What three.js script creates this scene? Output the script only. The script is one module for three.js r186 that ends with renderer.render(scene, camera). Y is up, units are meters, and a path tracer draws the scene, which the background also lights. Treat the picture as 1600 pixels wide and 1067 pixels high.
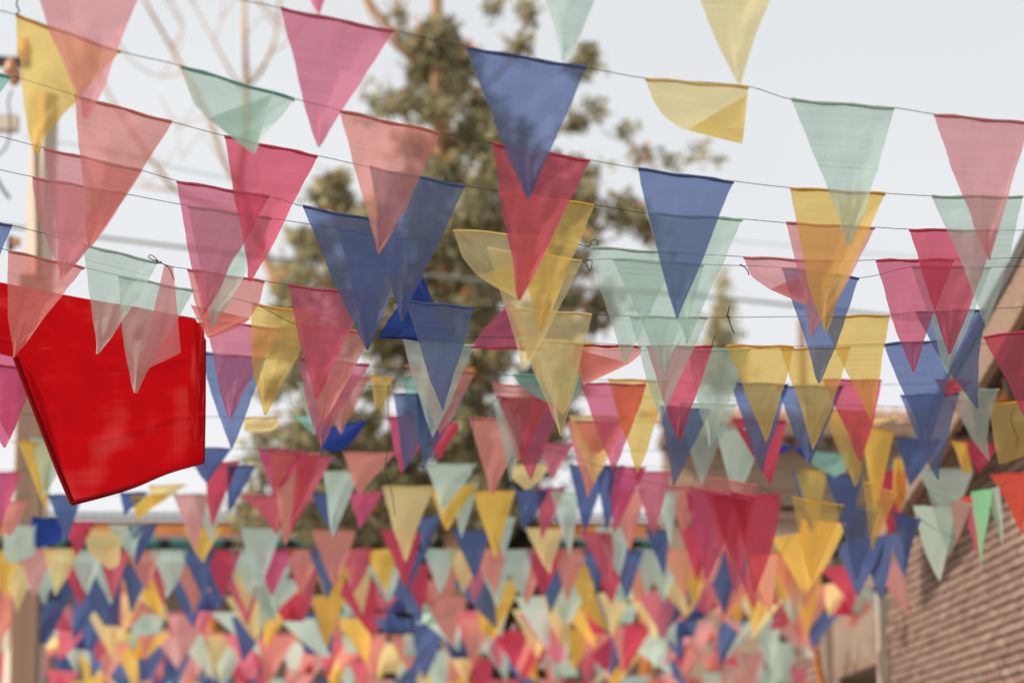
import * as THREE from 'three';
import { mergeGeometries, mergeVertices, toCreasedNormals } from 'three/addons/utils/BufferGeometryUtils.js';
import { RoundedBoxGeometry } from 'three/addons/geometries/RoundedBoxGeometry.js';
import { ImprovedNoise } from 'three/addons/math/ImprovedNoise.js';

// ---------------------------------------------------------------- camera, sky, sun, exposure
const scene = new THREE.Scene();
const PW = 1600, PH = 1067, FOCAL = 3778;                 // photograph size and focal length in its pixels (85 mm lens)
const camera = new THREE.PerspectiveCamera(2 * Math.atan(PH / 2 / FOCAL) * 180 / Math.PI, PW / PH, 0.1, 400);
camera.filmGauge = 36;
camera.position.set(0, 1.6, 0);
camera.rotation.order = 'YXZ';
camera.rotation.set(Math.atan(749 / FOCAL), -Math.atan(70 / FOCAL * Math.cos(Math.atan(749 / FOCAL))), 0);
camera.focus = 6.15;
camera.userData.fStop = 2.9;
camera.updateMatrixWorld(true);

const noise = new ImprovedNoise();
const SUN = new THREE.Vector3(-0.74, 0.60, 0.16).normalize();
{
  const W = 512, H = 256, data = new Float32Array(W * H * 4);
  for (let r = 0; r < H; r++) for (let c = 0; c < W; c++) {
    const up = ((r + 0.5) / H - 0.5) * Math.PI, rd = ((c + 0.5) / W - 0.5) * 2 * Math.PI;
    const x = Math.cos(rd) * Math.cos(up), z = Math.sin(rd) * Math.cos(up), y = Math.sin(up);
    const cs = x * SUN.x + y * SUN.y + z * SUN.z;
    const halo = Math.pow(Math.max(0, cs * 0.5 + 0.5), 4) * 0.35 + Math.pow(Math.max(0, cs), 24) * 1.6;
    const e = Math.max(0, y), f = Math.exp(-e * 7);
    let R = 0.745 + 0.29 * f, G = 0.77 + 0.265 * f, B = 0.80 + 0.235 * f;
    R += halo; G += halo * 0.97; B += halo * 0.9;
    const o = (r * W + c) * 4;
    const cl = 1 + 0.035 * noise.noise(x * 5, y * 11, z * 5) + 0.02 * noise.noise(x * 14, y * 30, z * 14);
    const d = (y < 0 ? 0.45 : 1) * cl;
    data[o] = R * d; data[o + 1] = G * d; data[o + 2] = B * d; data[o + 3] = 1;
  }
  const sky = new THREE.DataTexture(data, W, H, THREE.RGBAFormat, THREE.FloatType);
  sky.mapping = THREE.EquirectangularReflectionMapping; sky.magFilter = THREE.LinearFilter; sky.minFilter = THREE.LinearFilter; sky.needsUpdate = true;
  scene.background = sky; scene.environment = sky;
}
const sun = new THREE.DirectionalLight(new THREE.Color(1, 0.9, 0.76), 4.0);
sun.position.copy(SUN).multiplyScalar(60); sun.target.position.set(0, 0, -12);
sun.castShadow = true; sun.shadow.radius = 1.4; sun.shadow.mapSize.set(4096, 4096);
Object.assign(sun.shadow.camera, { left: -25, right: 25, top: 25, bottom: -25, near: 1, far: 140 });
scene.add(sun, sun.target);

const renderer = new THREE.WebGLRenderer({ antialias: true });
renderer.shadowMap.enabled = true;
renderer.toneMapping = THREE.LinearToneMapping;
renderer.toneMappingExposure = 1.0;

// ---------------------------------------------------------------- helpers
let seed = 20240611;
const rnd = () => { seed = (seed + 0x6d2b79f5) | 0; let t = Math.imul(seed ^ (seed >>> 15), 1 | seed); t = (t + Math.imul(t ^ (t >>> 7), 61 | t)) ^ t; return ((t ^ (t >>> 14)) >>> 0) / 4294967296; };
const rr = (a, b) => a + (b - a) * rnd();
const gauss = () => (rnd() + rnd() + rnd() + rnd() - 2) * 1.0;
const pick = (a) => a[Math.floor(rnd() * a.length)];
const V = (x, y, z) => new THREE.Vector3(x, y, z);
const CAMX = V(1, 0, 0).applyQuaternion(camera.quaternion), CAMY = V(0, 1, 0).applyQuaternion(camera.quaternion), CAMZ = V(0, 0, -1).applyQuaternion(camera.quaternion);
// a place measured in the photograph, at a given real distance
const at = (px, py, d) => camera.position.clone().addScaledVector(CAMZ, d).addScaledVector(CAMX, (px - PW / 2) / FOCAL * d).addScaledVector(CAMY, (PH / 2 - py) / FOCAL * d);
const used = {};
function numbered(n) { const k = used[n] = (used[n] ?? -1) + 1; return k ? n + '_' + String(k).padStart(3, '0') : n; }
function tag(o, label, category, group, kind) {
  if (label) o.userData.label = label;
  if (category) o.userData.category = category;
  if (group) o.userData.group = group;
  if (kind) o.userData.kind = kind;
  return o;
}
function thing(name, label, category, p = V(0, 0, 0), group) {
  const g = new THREE.Group(); g.name = numbered(name); g.position.copy(p); scene.add(g);
  return tag(g, label, category, group);
}
function mesh(name, geo, mat, parent) {
  const m = new THREE.Mesh(geo, mat); m.castShadow = m.receiveShadow = true;
  m.name = parent ? name : numbered(name); (parent ?? scene).add(m); return m;
}
const part = (name, geo, mat, parent) => mesh(name, geo, mat, parent);
const merged = (list) => mergeGeometries(list.map((g) => { const k = g.index ? g.toNonIndexed() : g; for (const n of Object.keys(k.attributes)) if (!['position', 'normal', 'uv'].includes(n)) k.deleteAttribute(n); return k; }));
const box = (w, h, d, x = 0, y = 0, z = 0) => new THREE.BoxGeometry(w, h, d).translate(x, y, z);
const rbox = (w, h, d, r, x = 0, y = 0, z = 0) => new RoundedBoxGeometry(w, h, d, 1, r).translate(x, y, z);
function bar(a, b, r0, r1 = r0, n = 7) {
  const d = b.clone().sub(a), g = new THREE.CylinderGeometry(r1, r0, d.length(), n, 1);
  g.applyQuaternion(new THREE.Quaternion().setFromUnitVectors(V(0, 1, 0), d.normalize()));
  return g.translate((a.x + b.x) / 2, (a.y + b.y) / 2, (a.z + b.z) / 2);
}
function beam(a, b, w, h) { // rectangular bar between two points, w across, h high
  const d = b.clone().sub(a), g = new THREE.BoxGeometry(w, h, d.length());
  const m = new THREE.Matrix4().lookAt(V(0, 0, 0), d, V(0, 1, 0)); g.applyMatrix4(m);
  return g.translate((a.x + b.x) / 2, (a.y + b.y) / 2, (a.z + b.z) / 2);
}
const tube = (pts, r, seg = 40, rad = 5) => new THREE.TubeGeometry(new THREE.CatmullRomCurve3(pts, false, 'centripetal'), seg, r, rad, false);
// tapered limb through points with radii
function limb(pts, r0, r1, seg = 14, rad = 7) {
  const c = new THREE.CatmullRomCurve3(pts), g = new THREE.TubeGeometry(c, seg, 1, rad, false), p = g.attributes.position, q = V(0, 0, 0);
  for (let i = 0; i <= seg; i++) { c.getPointAt(i / seg, q); const r = (r0 + (r1 - r0) * i / seg) * (1 + 0.1 * Math.sin(i * 2.3));
    for (let j = 0; j <= rad; j++) { const k = i * (rad + 1) + j; p.setXYZ(k, q.x + (p.getX(k) - q.x) * r, q.y + (p.getY(k) - q.y) * r, q.z + (p.getZ(k) - q.z) * r); } }
  g.computeVertexNormals(); return g;
}

// ---------------------------------------------------------------- textures
function tex(w, h, fn, srgb = false) {
  const d = new Uint8Array(w * h * 4);
  for (let y = 0; y < h; y++) for (let x = 0; x < w; x++) { const v = fn(x, y), o = (y * w + x) * 4; for (let c = 0; c < 3; c++) d[o + c] = Math.max(0, Math.min(255, 255 * (v[c] ?? v))); d[o + 3] = 255; }
  const t = new THREE.DataTexture(d, w, h); t.wrapS = t.wrapT = THREE.RepeatWrapping; t.magFilter = THREE.LinearFilter; t.minFilter = THREE.LinearMipmapLinearFilter;
  if (srgb) t.colorSpace = THREE.SRGBColorSpace; t.needsUpdate = true; return t;
}
const tile = (x, y, w, h, f, z = 0) => { // noise that repeats over w x h
  const u = x / w, v = y / h, n = (a, b) => noise.noise(a * f, b * f, z);
  return (n(u, v) * (1 - u) + n(u - 1, v) * u) * (1 - v) + (n(u, v - 1) * (1 - u) + n(u - 1, v - 1) * u) * v;
};
// plain-weave muslin: uneven weft threads, finer warp threads, thick and thin places
const TS = 1024;
const weft = Array.from({ length: TS }, () => gauss()), warp = Array.from({ length: TS }, () => gauss());
const band = Array.from({ length: TS }, (_, i) => { let q = 0; for (let k = -5; k <= 5; k++) q += weft[(i * 7 + 311 + k * 13 + TS * 9) % TS] * 0.3; return q; });
const bandAt = (y, n) => { const q = y / n, i = Math.floor(q), f = q - i, c = TS / n; return band[(i % c + c) % c] * (1 - f) + band[((i + 1) % c + c) % c] * f; };
const slub = (x, y) => {
  const drift = y + 2.5 * tile(x, y, TS, TS, 4, 3.3), y0 = Math.floor(drift), fr = drift - y0;
  const w = weft[(y0 + TS) % TS] * (1 - fr) + weft[(y0 + 1 + TS) % TS] * fr;
  const len = 0.5 + 0.9 * tile(x, y * 1, TS, TS, 9, 7.7 + (y0 % 16) * 0.31);
  const long = 0.55 + 1.3 * tile(x, y, TS, TS, 5, 2.9 + (Math.floor(y / 16) % 64) * 0.37);
  return 0.5 * w * (0.5 + Math.max(0, len)) + 0.2 * warp[x] + 0.5 * tile(x, y, TS, TS, 5, 1.1) + 0.45 * bandAt(y, 8) * Math.max(0, long);
};
const slubs = new Float32Array(TS * TS);
for (let y = 0; y < TS; y++) for (let x = 0; x < TS; x++) slubs[y * TS + x] = slub(x, y);
const weave = tex(TS, TS, (x, y) => 0.88 + 0.11 * slubs[y * TS + x], false);
const thin = tex(TS, TS, (x, y) => 0.80 - 0.16 * slubs[y * TS + x], false);
const bumps = tex(TS, TS, (x, y) => 0.5 + 0.16 * slubs[y * TS + x], false);
const grain = tex(512, 512, (x, y) => 0.78 + 0.2 * tile(x, y, 512, 512, 6, 2.2) + 0.14 * tile(x, y, 512, 512, 28, 5.5) + 0.08 * (rnd() - 0.5));
const wood = tex(256, 512, (x, y) => 0.76 + 0.22 * tile(x, y, 256, 512, 3, 1.5) + 0.16 * Math.sin(x * 0.5 + 9 * tile(x, y, 256, 512, 4, 9.2)) * 0.6);
const stains = tex(512, 512, (x, y) => { const n = tile(x, y, 512, 512, 4, 4.4) + 0.5 * tile(x, y, 512, 512, 11, 8.1); return 0.86 + 0.22 * n; });

// ---------------------------------------------------------------- materials
const matte = (r, g, b, o = {}) => new THREE.MeshStandardMaterial({ color: new THREE.Color().setRGB(r, g, b), roughness: 0.9, ...o });
const CLOTH = { // sheer muslin: tint of one layer
  salmon: [0.92, 0.45, 0.41], pink: [0.84, 0.31, 0.42], blush: [0.91, 0.48, 0.50], rose: [0.86, 0.26, 0.37], crimson: [0.87, 0.20, 0.29], magenta: [0.84, 0.22, 0.38],
  blue: [0.25, 0.32, 0.56], navy: [0.05, 0.11, 0.48], gold: [1.0, 0.74, 0.27], lemon: [1.0, 0.87, 0.50], mint: [0.72, 0.86, 0.78], teal: [0.42, 0.72, 0.65],
  red: [0.82, 0.12, 0.09], green: [0.36, 0.82, 0.46], peach: [0.98, 0.55, 0.41], ochre: [0.86, 0.70, 0.25],
};
const COTTON = { // the same colours in closer-woven cotton, which the farther strings carry
  salmon: [0.86, 0.36, 0.31], pink: [0.78, 0.24, 0.33], blush: [0.88, 0.46, 0.45], rose: [0.77, 0.17, 0.24], crimson: [0.74, 0.10, 0.17], magenta: [0.76, 0.14, 0.29],
  blue: [0.13, 0.19, 0.42], navy: [0.035, 0.08, 0.40], gold: [1.0, 0.66, 0.15], lemon: [0.98, 0.80, 0.40], mint: [0.66, 0.82, 0.73], teal: [0.38, 0.70, 0.62],
  red: [0.80, 0.12, 0.08], green: [0.36, 0.80, 0.46], peach: [0.97, 0.46, 0.31], ochre: [0.82, 0.64, 0.20],
};
const cloths = {}, hems = {}, flatCloths = {};
for (const [k, c] of Object.entries(CLOTH)) {
  const color = new THREE.Color().setRGB(...c);
  cloths[k] = new THREE.MeshPhysicalMaterial({ name: k + ' muslin', color, map: weave, roughness: 0.73, roughnessMap: thin, bumpMap: bumps, bumpScale: 0.0007, transmission: 0.91, thickness: 0, specularIntensity: 0.12, side: THREE.DoubleSide });
  hems[k] = new THREE.MeshPhysicalMaterial({ name: k + ' hem', color: color.clone().multiply(color.clone().lerp(new THREE.Color(1, 1, 1), 0.35)).multiplyScalar(0.85), map: weave, roughness: 0.95, transmission: 0.45, thickness: 0, specularIntensity: 0.2, side: THREE.DoubleSide });
}
const cottons = {};
for (const [k, c] of Object.entries(COTTON)) cottons[k] = new THREE.MeshPhysicalMaterial({ name: k + ' cotton', color: new THREE.Color().setRGB(...c), map: weave, roughness: 1, roughnessMap: thin, transmission: 0.66, thickness: 0, specularIntensity: 0.12, side: THREE.DoubleSide });
const stringMat = matte(0.018, 0.024, 0.02, { roughness: 0.8 });
const M = {
  ground: matte(0.46, 0.43, 0.39, { map: stains }), brick: [matte(0.31, 0.195, 0.15, { map: grain }), matte(0.345, 0.225, 0.175, { map: grain }), matte(0.275, 0.165, 0.13, { map: grain }), matte(0.385, 0.27, 0.215, { map: grain })],
  mortar: matte(0.13, 0.095, 0.075, { map: grain }), plaster: matte(0.31, 0.225, 0.17, { map: stains }), white: matte(0.30, 0.25, 0.20, { map: stains }), darkwood: matte(0.055, 0.038, 0.03, { map: wood }),
  eave: matte(0.33, 0.21, 0.15, { map: wood }), orange: matte(0.66, 0.22, 0.045, { roughness: 0.6, map: wood }), teal: matte(0.05, 0.22, 0.21, { roughness: 0.7 }), tile: matte(0.10, 0.09, 0.085, { map: grain }), tan: matte(0.40, 0.28, 0.20, { map: stains }),
  roofTile: matte(0.48, 0.31, 0.225, { map: grain }), concrete: matte(0.64, 0.55, 0.45, { map: stains }), pipe: matte(0.42, 0.36, 0.31, { roughness: 0.6 }), iron: matte(0.035, 0.035, 0.035, { roughness: 0.6, metalness: 0.4 }), dark: matte(0.02, 0.016, 0.014),
  insulator: matte(0.42, 0.19, 0.09, { roughness: 0.35 }), bark: matte(0.55, 0.31, 0.17, { map: grain }), paleBark: matte(0.68, 0.43, 0.25, { map: grain }), cable: matte(0.22, 0.22, 0.21), grey: matte(0.30, 0.27, 0.22, { map: stains }),
};
const leafMat = (r, g, b) => new THREE.MeshPhysicalMaterial({ color: new THREE.Color().setRGB(r, g, b), roughness: 0.95, transmission: 0.35, thickness: 0, side: THREE.DoubleSide, specularIntensity: 0.3 });

// ---------------------------------------------------------------- the setting
tag(mesh('ground', new THREE.PlaneGeometry(400, 400, 1, 1).rotateX(-Math.PI / 2), M.ground), null, null, null, 'structure');
{ const uv = scene.getObjectByName('ground').geometry.attributes.uv; for (let i = 0; i < uv.count; i++) uv.setXY(i, uv.getX(i) * 160, uv.getY(i) * 160); }

// brick gable wall on the right, running away from the camera
const WX = 2.74;
{
  const w = thing('brick_wall', 'brown brick gable wall running back along the right edge', 'wall', V(WX, 0, -9));
  const top = (z) => z > -12 ? 4.25 : 4.25 + (z + 12) * 0.19;                       // raking top edge (z is negative)
  // body: mortar-faced core
  const sh = new THREE.Shape([[1, 0], [15.8, 0], [15.8, top(-15.8)], [12, 4.25], [1, 4.25]].map(([a, b]) => new THREE.Vector2(a, b)));
  const core = new THREE.ExtrudeGeometry(sh, { depth: 0.3, bevelEnabled: false }).rotateY(Math.PI / 2).translate(0.012, 0, 9);
  part('mortar_core', core, M.mortar, w);
  const L = 0.2, C = 0.052, geos = [0, 1, 2].map((k) => { const g = rbox(0.03, 0.0405, L - 0.006, 0.004); const p = g.attributes.position; for (let i = 0; i < p.count; i++) p.setY(i, p.getY(i) + (k - 1) * 0.0022 * Math.sign(p.getZ(i))); return g; });
  const all = [];
  for (let c = 28; c < 80; c++) for (let k = 0; k < 44; k++) {
    const z = -7.4 - k * L - (c % 2 ? L / 2 : 0), y = c * C; if (z - L / 2 < -15.75 || y > top(z) - 0.05) continue;
    const q = at(0, 0, 1); q.set(WX, y, z).sub(camera.position);
    const d = q.dot(CAMZ), px = PW / 2 + q.dot(CAMX) / d * FOCAL, py = PH / 2 - q.dot(CAMY) / d * FOCAL;
    const seen = px < 1615 && py < 1075 && py > 690 && !(px < 1500 && py < 850);
    all.push({ y, z, d, seen });
  }
  all.sort((a, b) => (b.seen - a.seen) || a.d - b.d);
  const rest = [[], [], [], []];
  all.forEach((b, i) => {
    const m = Math.min(3, Math.floor(rnd() * 2.6 + Math.max(0, noise.noise(b.z * 1.3, b.y * 1.9, 4.2)) * 2.2)), x = rr(-0.007, 0.004);
    if (i < 300) { const e = part(i ? 'brick_' + String(i).padStart(3, '0') : 'brick', geos[i % 3], M.brick[m], w); e.position.set(x, b.y, b.z + 9); e.rotation.x = rr(-0.008, 0.008); }
    else rest[m].push(geos[i % 3].clone().translate(x, b.y, b.z + 9));
  });
  rest.forEach((r, m) => { if (r.length) part('brickwork', merged(r), M.brick[m], w).userData.kind = 'stuff'; });
}
{ // roof over the gable wall: bargeboard, soffit planks, tiles, orange purlin
  const r = thing('gable_roof', 'brown timber roof edge with orange beam above the brick wall', 'roof', V(2.4, 3.6, -11));
  const o = r.position, rel = (x, y, z) => V(x, y, z).sub(o);
  const A = [2.42, 4.34, -8], B = [2.42, 3.84, -10.4], Cc = [2.40, 3.50, -12.25], D = [2.40, 3.22, -14.3];
  const pl = [A, B, Cc, D];
  for (let i = 0; i < 3; i++) {
    part('bargeboard', beam(rel(...pl[i]), rel(...pl[i + 1]).add(rel(...pl[i + 1]).sub(rel(...pl[i])).multiplyScalar(0.012)), 0.04 + 0.003 * i, 0.2), M.eave, r);
    for (let k = 0; k < 3; k++) { // soffit planks from board to wall
      const a = rel(...pl[i]), b = rel(...pl[i + 1]); const off = 0.085 + k * 0.115;
      part('soffit_plank', beam(a.clone().add(V(off, 0.05, 0)), b.clone().add(V(off, 0.05, 0)), 0.108, 0.02), M.eave, r);
    }
    part('roof_slab', beam(rel(pl[i][0] + 0.5, pl[i][1] + 0.15, pl[i][2]), rel(pl[i + 1][0] + 0.5, pl[i + 1][1] + 0.15, pl[i + 1][2]), 1.06 + i * 0.004, 0.08), M.tile, r);
  }
  part('purlin', bar(rel(2.56, 3.60, -8), rel(2.56, 3.60, -13.2), 0.035, 0.035, 10), M.orange, r);
  for (const z of [-9.2, -10.6, -11.8, -12.9]) part('rafter', beam(rel(2.40, 3.5, z), rel(2.74, 3.56, z), 0.05, 0.08), M.darkwood, r);
}
{ // drainpipe at the end of the brick wall
  const p = thing('drainpipe', 'pale drainpipe at the far corner of the brick wall', 'drainpipe', V(2.71, 0, -15.92));
  part('pipe', bar(V(0, 0, 0), V(0, 3.4, 0), 0.022, 0.022, 12), M.pipe, p);
  for (const y of [1.2, 2.35, 3.1]) part('bracket', box(0.09, 0.03, 0.09, 0.01, y, 0), M.iron, p);
}
{ // plastered house next along the alley
  const h = thing('plastered_house', 'tan plastered house with dark opening beyond the drainpipe', 'house', V(WX, 0, -17));
  const rel = (x, y, z) => V(x - WX, y, z + 17);
  part('wall', merged([box(0.3, 0.84, 2.3, 0.17, 3.12, -0.15), box(0.3, 2.70, 0.25, 0.17, 1.35, -1.17), box(0.3, 2.70, 0.16, 0.17, 1.35, 0.91)]), M.plaster, h);
  part('lintel', box(0.34, 0.07, 1.98, 0.165, 2.665, -0.1), M.eave, h);
  part('recess', box(0.06, 2.6, 1.9, 0.4, 1.3, -0.1), M.dark, h);
  part('pilaster', rbox(0.10, 3.1, 0.16, 0.01, 0.01, 1.55, -1.42), M.plaster, h);
  part('roof_slab', box(1.2, 0.08, 2.6, 0.35, 3.62, -0.2), M.tile, h);
}
{ // further brick house with grey post
  const h = thing('brick_house', 'small brown brick house far down the right side', 'house', V(WX, 0, -20));
  part('core', box(0.3, 3.4, 4.2, 0.18, 1.7, -0.6), M.mortar, h);
  const g = rbox(0.03, 0.05, 0.233, 0.004); const lists = [[], [], [], []]; let n = 0;
  for (let c = 24; c < 46; c++) for (let k = 0; k < 16; k++) { const z = 1.4 - k * 0.24 - (c % 2 ? 0.12 : 0), y = c * 0.0645; const m = Math.floor(rnd() * 3.3), e = g.clone().translate(0, y, z); lists[m].push(e); n++; }
  lists.forEach((l, m) => { if (l.length) part('brickwork', merged(l), M.brick[m], h).userData.kind = 'stuff'; });
  part('post', rbox(0.16, 3.0, 0.16, 0.01, -0.08, 1.5, -1.3), M.grey, h);
  part('roof_slab', box(1.3, 0.1, 4.4, 0.3, 3.46, -0.6), M.tile, h);
}
{ // orange pole standing in front of it
  const a = at(1262, 960, 17.5), b = at(1286, 1075, 17.5); const base = a.clone().add(b.clone().sub(a).multiplyScalar(a.y / (a.y - b.y)));
  const p = thing('orange_pole', 'leaning orange wooden pole tied under the last pennants', 'pole', base);
  part('shaft', bar(V(0, 0, 0), a.clone().sub(base), 0.032, 0.026, 9), M.orange, p);
  part('binding', bar(a.clone().sub(base).multiplyScalar(0.95), a.clone().sub(base).multiplyScalar(0.965), 0.034, 0.034, 9), M.iron, p);
}
{ // tan house across the end on the right: facing wall, eave, beam, dark window
  const D = 27, S = D / FOCAL, c = at(1250, 900, D), g = thing('tan_house', 'tan house with tiled eave seen behind the right pennants', 'house', V(c.x, 0, c.z));
  const X = (px) => (px - 1250) * S, Y = (py) => at(1250, py, D).y;
  part('wall', merged([box(X(1480) - X(1040), Y(800) + 0, 0.3, (X(1480) + X(1040)) / 2, Y(800) / 2, -0.15)]), M.tan, g);
  part('upper_wall', box(X(1480) - X(1040), Y(690) - Y(770), 0.3, (X(1480) + X(1040)) / 2, (Y(690) + Y(770)) / 2, -0.16), M.tan, g);
  part('recess', box(X(1480) - X(1040), Y(770) - Y(800), 0.12, (X(1480) + X(1040)) / 2, (Y(770) + Y(800)) / 2, -0.3), M.darkwood, g);
  part('beam', box(X(1482) - X(1038), 0.14, 0.2, (X(1480) + X(1040)) / 2, Y(779), -0.02), M.plaster, g);
  part('sill', box(X(1482) - X(1038), 0.06, 0.3, (X(1480) + X(1040)) / 2, Y(803), -0.05), M.eave, g);
  for (let k = 0; k < 8; k++) part('mullion', box(0.06, Y(772) - Y(800), 0.08, X(1060 + k * 55), (Y(772) + Y(800)) / 2, -0.17), M.eave, g);
  part('eave_board', box(X(1490) - X(1030), 0.12, 0.06, (X(1490) + X(1030)) / 2, Y(676), 0.55), M.eave, g);
  part('soffit', box(X(1490) - X(1030), 0.03, 0.7, (X(1490) + X(1030)) / 2, Y(684), 0.19), M.eave, g);
  for (let k = 0; k < 16; k++) part('rafter', box(0.07, 0.09, 0.64, X(1036 + k * 30), Y(690), 0.2), M.plaster, g);
  const tl = new THREE.CylinderGeometry(0.085, 0.085, 0.36, 8, 1, false, 0, Math.PI).rotateZ(Math.PI / 2).rotateY(Math.PI / 2);
  for (let k = 0; k < 19; k++) for (let j = 0; j < 2; j++) { const t = part('roof_tile', tl, M.roofTile, g); t.position.set(X(1034) + k * 0.178, Y(664) + j * 0.12, 0.42 - j * 0.32); t.rotation.x = 0.36; }
  part('roof_slab', box(X(1490) - X(1030), 0.06, 3.4, (X(1490) + X(1030)) / 2, 0, 0).rotateX(0.17).translate(0, Y(650) + 0.26, -1.2), M.roofTile, g);
}
{ // timber hall at the far end: tiled eave, orange beam with teal blocks, white wall with dark doorways
  const D = 34, S = D / FOCAL, c = at(500, 900, D), g = thing('timber_hall', 'low brown hall with orange eave beam at the far end', 'building', V(c.x, 0, c.z));
  const X = (px) => (px - 500) * S, Y = (py) => at(500, py, D).y, x0 = X(-140), x1 = X(1110), mid = (x0 + x1) / 2, wd = x1 - x0;
  part('wall', box(wd, Y(868), 0.3, mid, Y(868) / 2, -0.9), M.white, g);
  part('beam', box(wd + 0.2, 0.15, 0.2, mid, Y(832), 0.28), M.orange, g);
  part('fascia', box(wd + 0.3, 0.09, 0.06, mid, Y(820), 0.16), M.eave, g);
  part('soffit', box(wd, 0.05, 1.1, mid, Y(844), -0.42), M.darkwood, g);
  for (let k = 0; k < 24; k++) part('bracket_block', rbox(0.29, 0.1, 0.16, 0.01, x0 + 0.3 + k * 0.44, Y(849.5), 0.24), k % 4 === 2 ? M.plaster : M.teal, g);
  part('lower_beam', box(wd, 0.1, 0.14, mid, Y(862), -0.02), M.darkwood, g);
  for (let k = 0; k < 9; k++) part('column', new THREE.CylinderGeometry(0.11, 0.12, Y(860), 12).translate(x0 + 0.6 + k * 1.22, Y(860) / 2, -0.05), M.orange, g);
  for (let k = 0; k < 5; k++) { const d = part('doorway', box(0.95, 2.9, 0.06, x0 + 1.2 + k * 2.44, 1.45, -0.73), M.dark, g); part('door_frame', merged([box(0.08, 2.95, 0.1, x0 + 1.2 + k * 2.44 - 0.5, 1.47, -0.71), box(0.08, 2.95, 0.1, x0 + 1.2 + k * 2.44 + 0.5, 1.47, -0.71), box(1.08, 0.08, 0.1, x0 + 1.2 + k * 2.44, 2.98, -0.71)]), M.darkwood, d); }
  part('skirting', box(wd, 2.5, 0.05, mid, 1.25, -0.74), M.eave, g);
  const tl = new THREE.CylinderGeometry(0.06, 0.06, 0.4, 10, 1, false, 0, Math.PI).rotateZ(Math.PI / 2).rotateY(Math.PI / 2);
  for (let k = 0; k < Math.floor(wd / 0.14); k++) { const t = part('roof_tile', tl, M.tile, g); t.position.set(x0 + 0.07 + k * 0.14, Y(807), 0.05); t.rotation.x = 0.1; }
  part('roof_slab', box(wd + 0.3, 0.06, 4, mid, 0, 0).rotateX(0.1).translate(0, Y(815) + 0.20, -1.95), M.tile, g);
}
{ // tapered concrete pole on the left
  const D = 15.5, foot = at(36, 1067, D), base = V(foot.x, 0, foot.z), topP = at(38, 92, D);
  const p = thing('utility_pole', 'tapered concrete utility pole with crossarms at the left edge', 'utility pole', base);
  const h = topP.y, s = new THREE.CylinderGeometry(0.085, 0.165, h, 4, 1).rotateY(0.16).translate(0, h / 2, 0).toNonIndexed(); s.computeVertexNormals();
  { const q = s.attributes.position, lean = (topP.x - base.x); for (let i = 0; i < q.count; i++) q.setX(i, q.getX(i) + lean * q.getY(i) / h); }
  part('shaft', s, M.concrete, p);
  const rel = (px, py, d = D) => at(px, py, d).sub(base);
  part('crossarm', beam(rel(-150, 90), rel(47, 98), 0.07, 0.055), M.iron, p);
  part('crossarm', beam(rel(-150, 192), rel(27, 193), 0.09, 0.10), M.concrete, p);
  for (const [x, y] of [[16, 108], [22, 118], [38, 78]]) part('insulator', new THREE.LatheGeometry([[0.001, 0.08], [0.03, 0.07], [0.028, 0.04], [0.045, 0.03], [0.04, 0.0], [0.05, -0.02], [0.02, -0.06], [0.001, -0.07]].map(([a, b]) => new THREE.Vector2(a, b)), 12).translate(...rel(x, y, D - 0.12).toArray()), M.insulator, p);
  part('fuse_box', rbox(0.035, 0.09, 0.05, 0.006).translate(...rel(16, 380, D - 0.1).toArray()), M.iron, p);
  part('clamp', box(0.05, 0.05, 0.05).translate(...rel(24, 378, D - 0.1).toArray()), M.insulator, p);
  part('conduit', bar(rel(61, 520, D - 0.05), rel(56, 225, D - 0.05), 0.018, 0.018, 8), M.eave, p);
  part('drop_cable', merged([tube([rel(18, 140, D - .1), rel(12, 160, D - .1), rel(15, 185, D - .1), rel(8, 230, D), rel(-30, 260, D)], 0.006), tube([rel(-20, 250, D), rel(0, 290, D), rel(14, 310, D)], 0.01)]), M.iron, p);
}
{
  const D = 15.1, a = at(47, 1067, D), t0 = at(52, 430, D), p = thing('timber_post', 'brown timber post standing right beside the concrete pole', 'post', V(a.x, 0, a.z));
  part('shaft', beam(V(0, 0, 0), V(t0.x - a.x, t0.y, t0.z - a.z), 0.15, 0.15), M.eave, p);
  part('strap', box(0.17, 0.03, 0.17, 0.008, 2.2, 0), M.iron, p);
}
// overhead cables
const cable = (label, pts, r) => tag(mesh('overhead_cable', tube(pts.map((q) => at(...q)), r, 60, 6), M.cable), label, 'cable');
cable('thick pale grey overhead cable sagging behind the whole bunting', [[-60, 345, 21], [160, 371, 21], [300, 388, 21], [700, 433, 22], [1110, 464, 23], [1330, 487, 24], [1640, 520, 25]], 0.016);
cable('thin overhead cable high behind the left salmon pennants', [[40, 215, 18], [150, 232, 18.5], [320, 272, 19], [520, 305, 20], [900, 352, 22], [1700, 425, 26]], 0.004);
{
  const a = at(1254, 560, 30), p = thing('thin_post', 'thin tan post rising behind the gold pennants', 'post', V(a.x, 0, a.z));
  part('shaft', bar(V(0, 0, 0), V(0, at(1254, 498, 30).y, 0), 0.06, 0.05, 9), M.tan, p);
}

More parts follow.
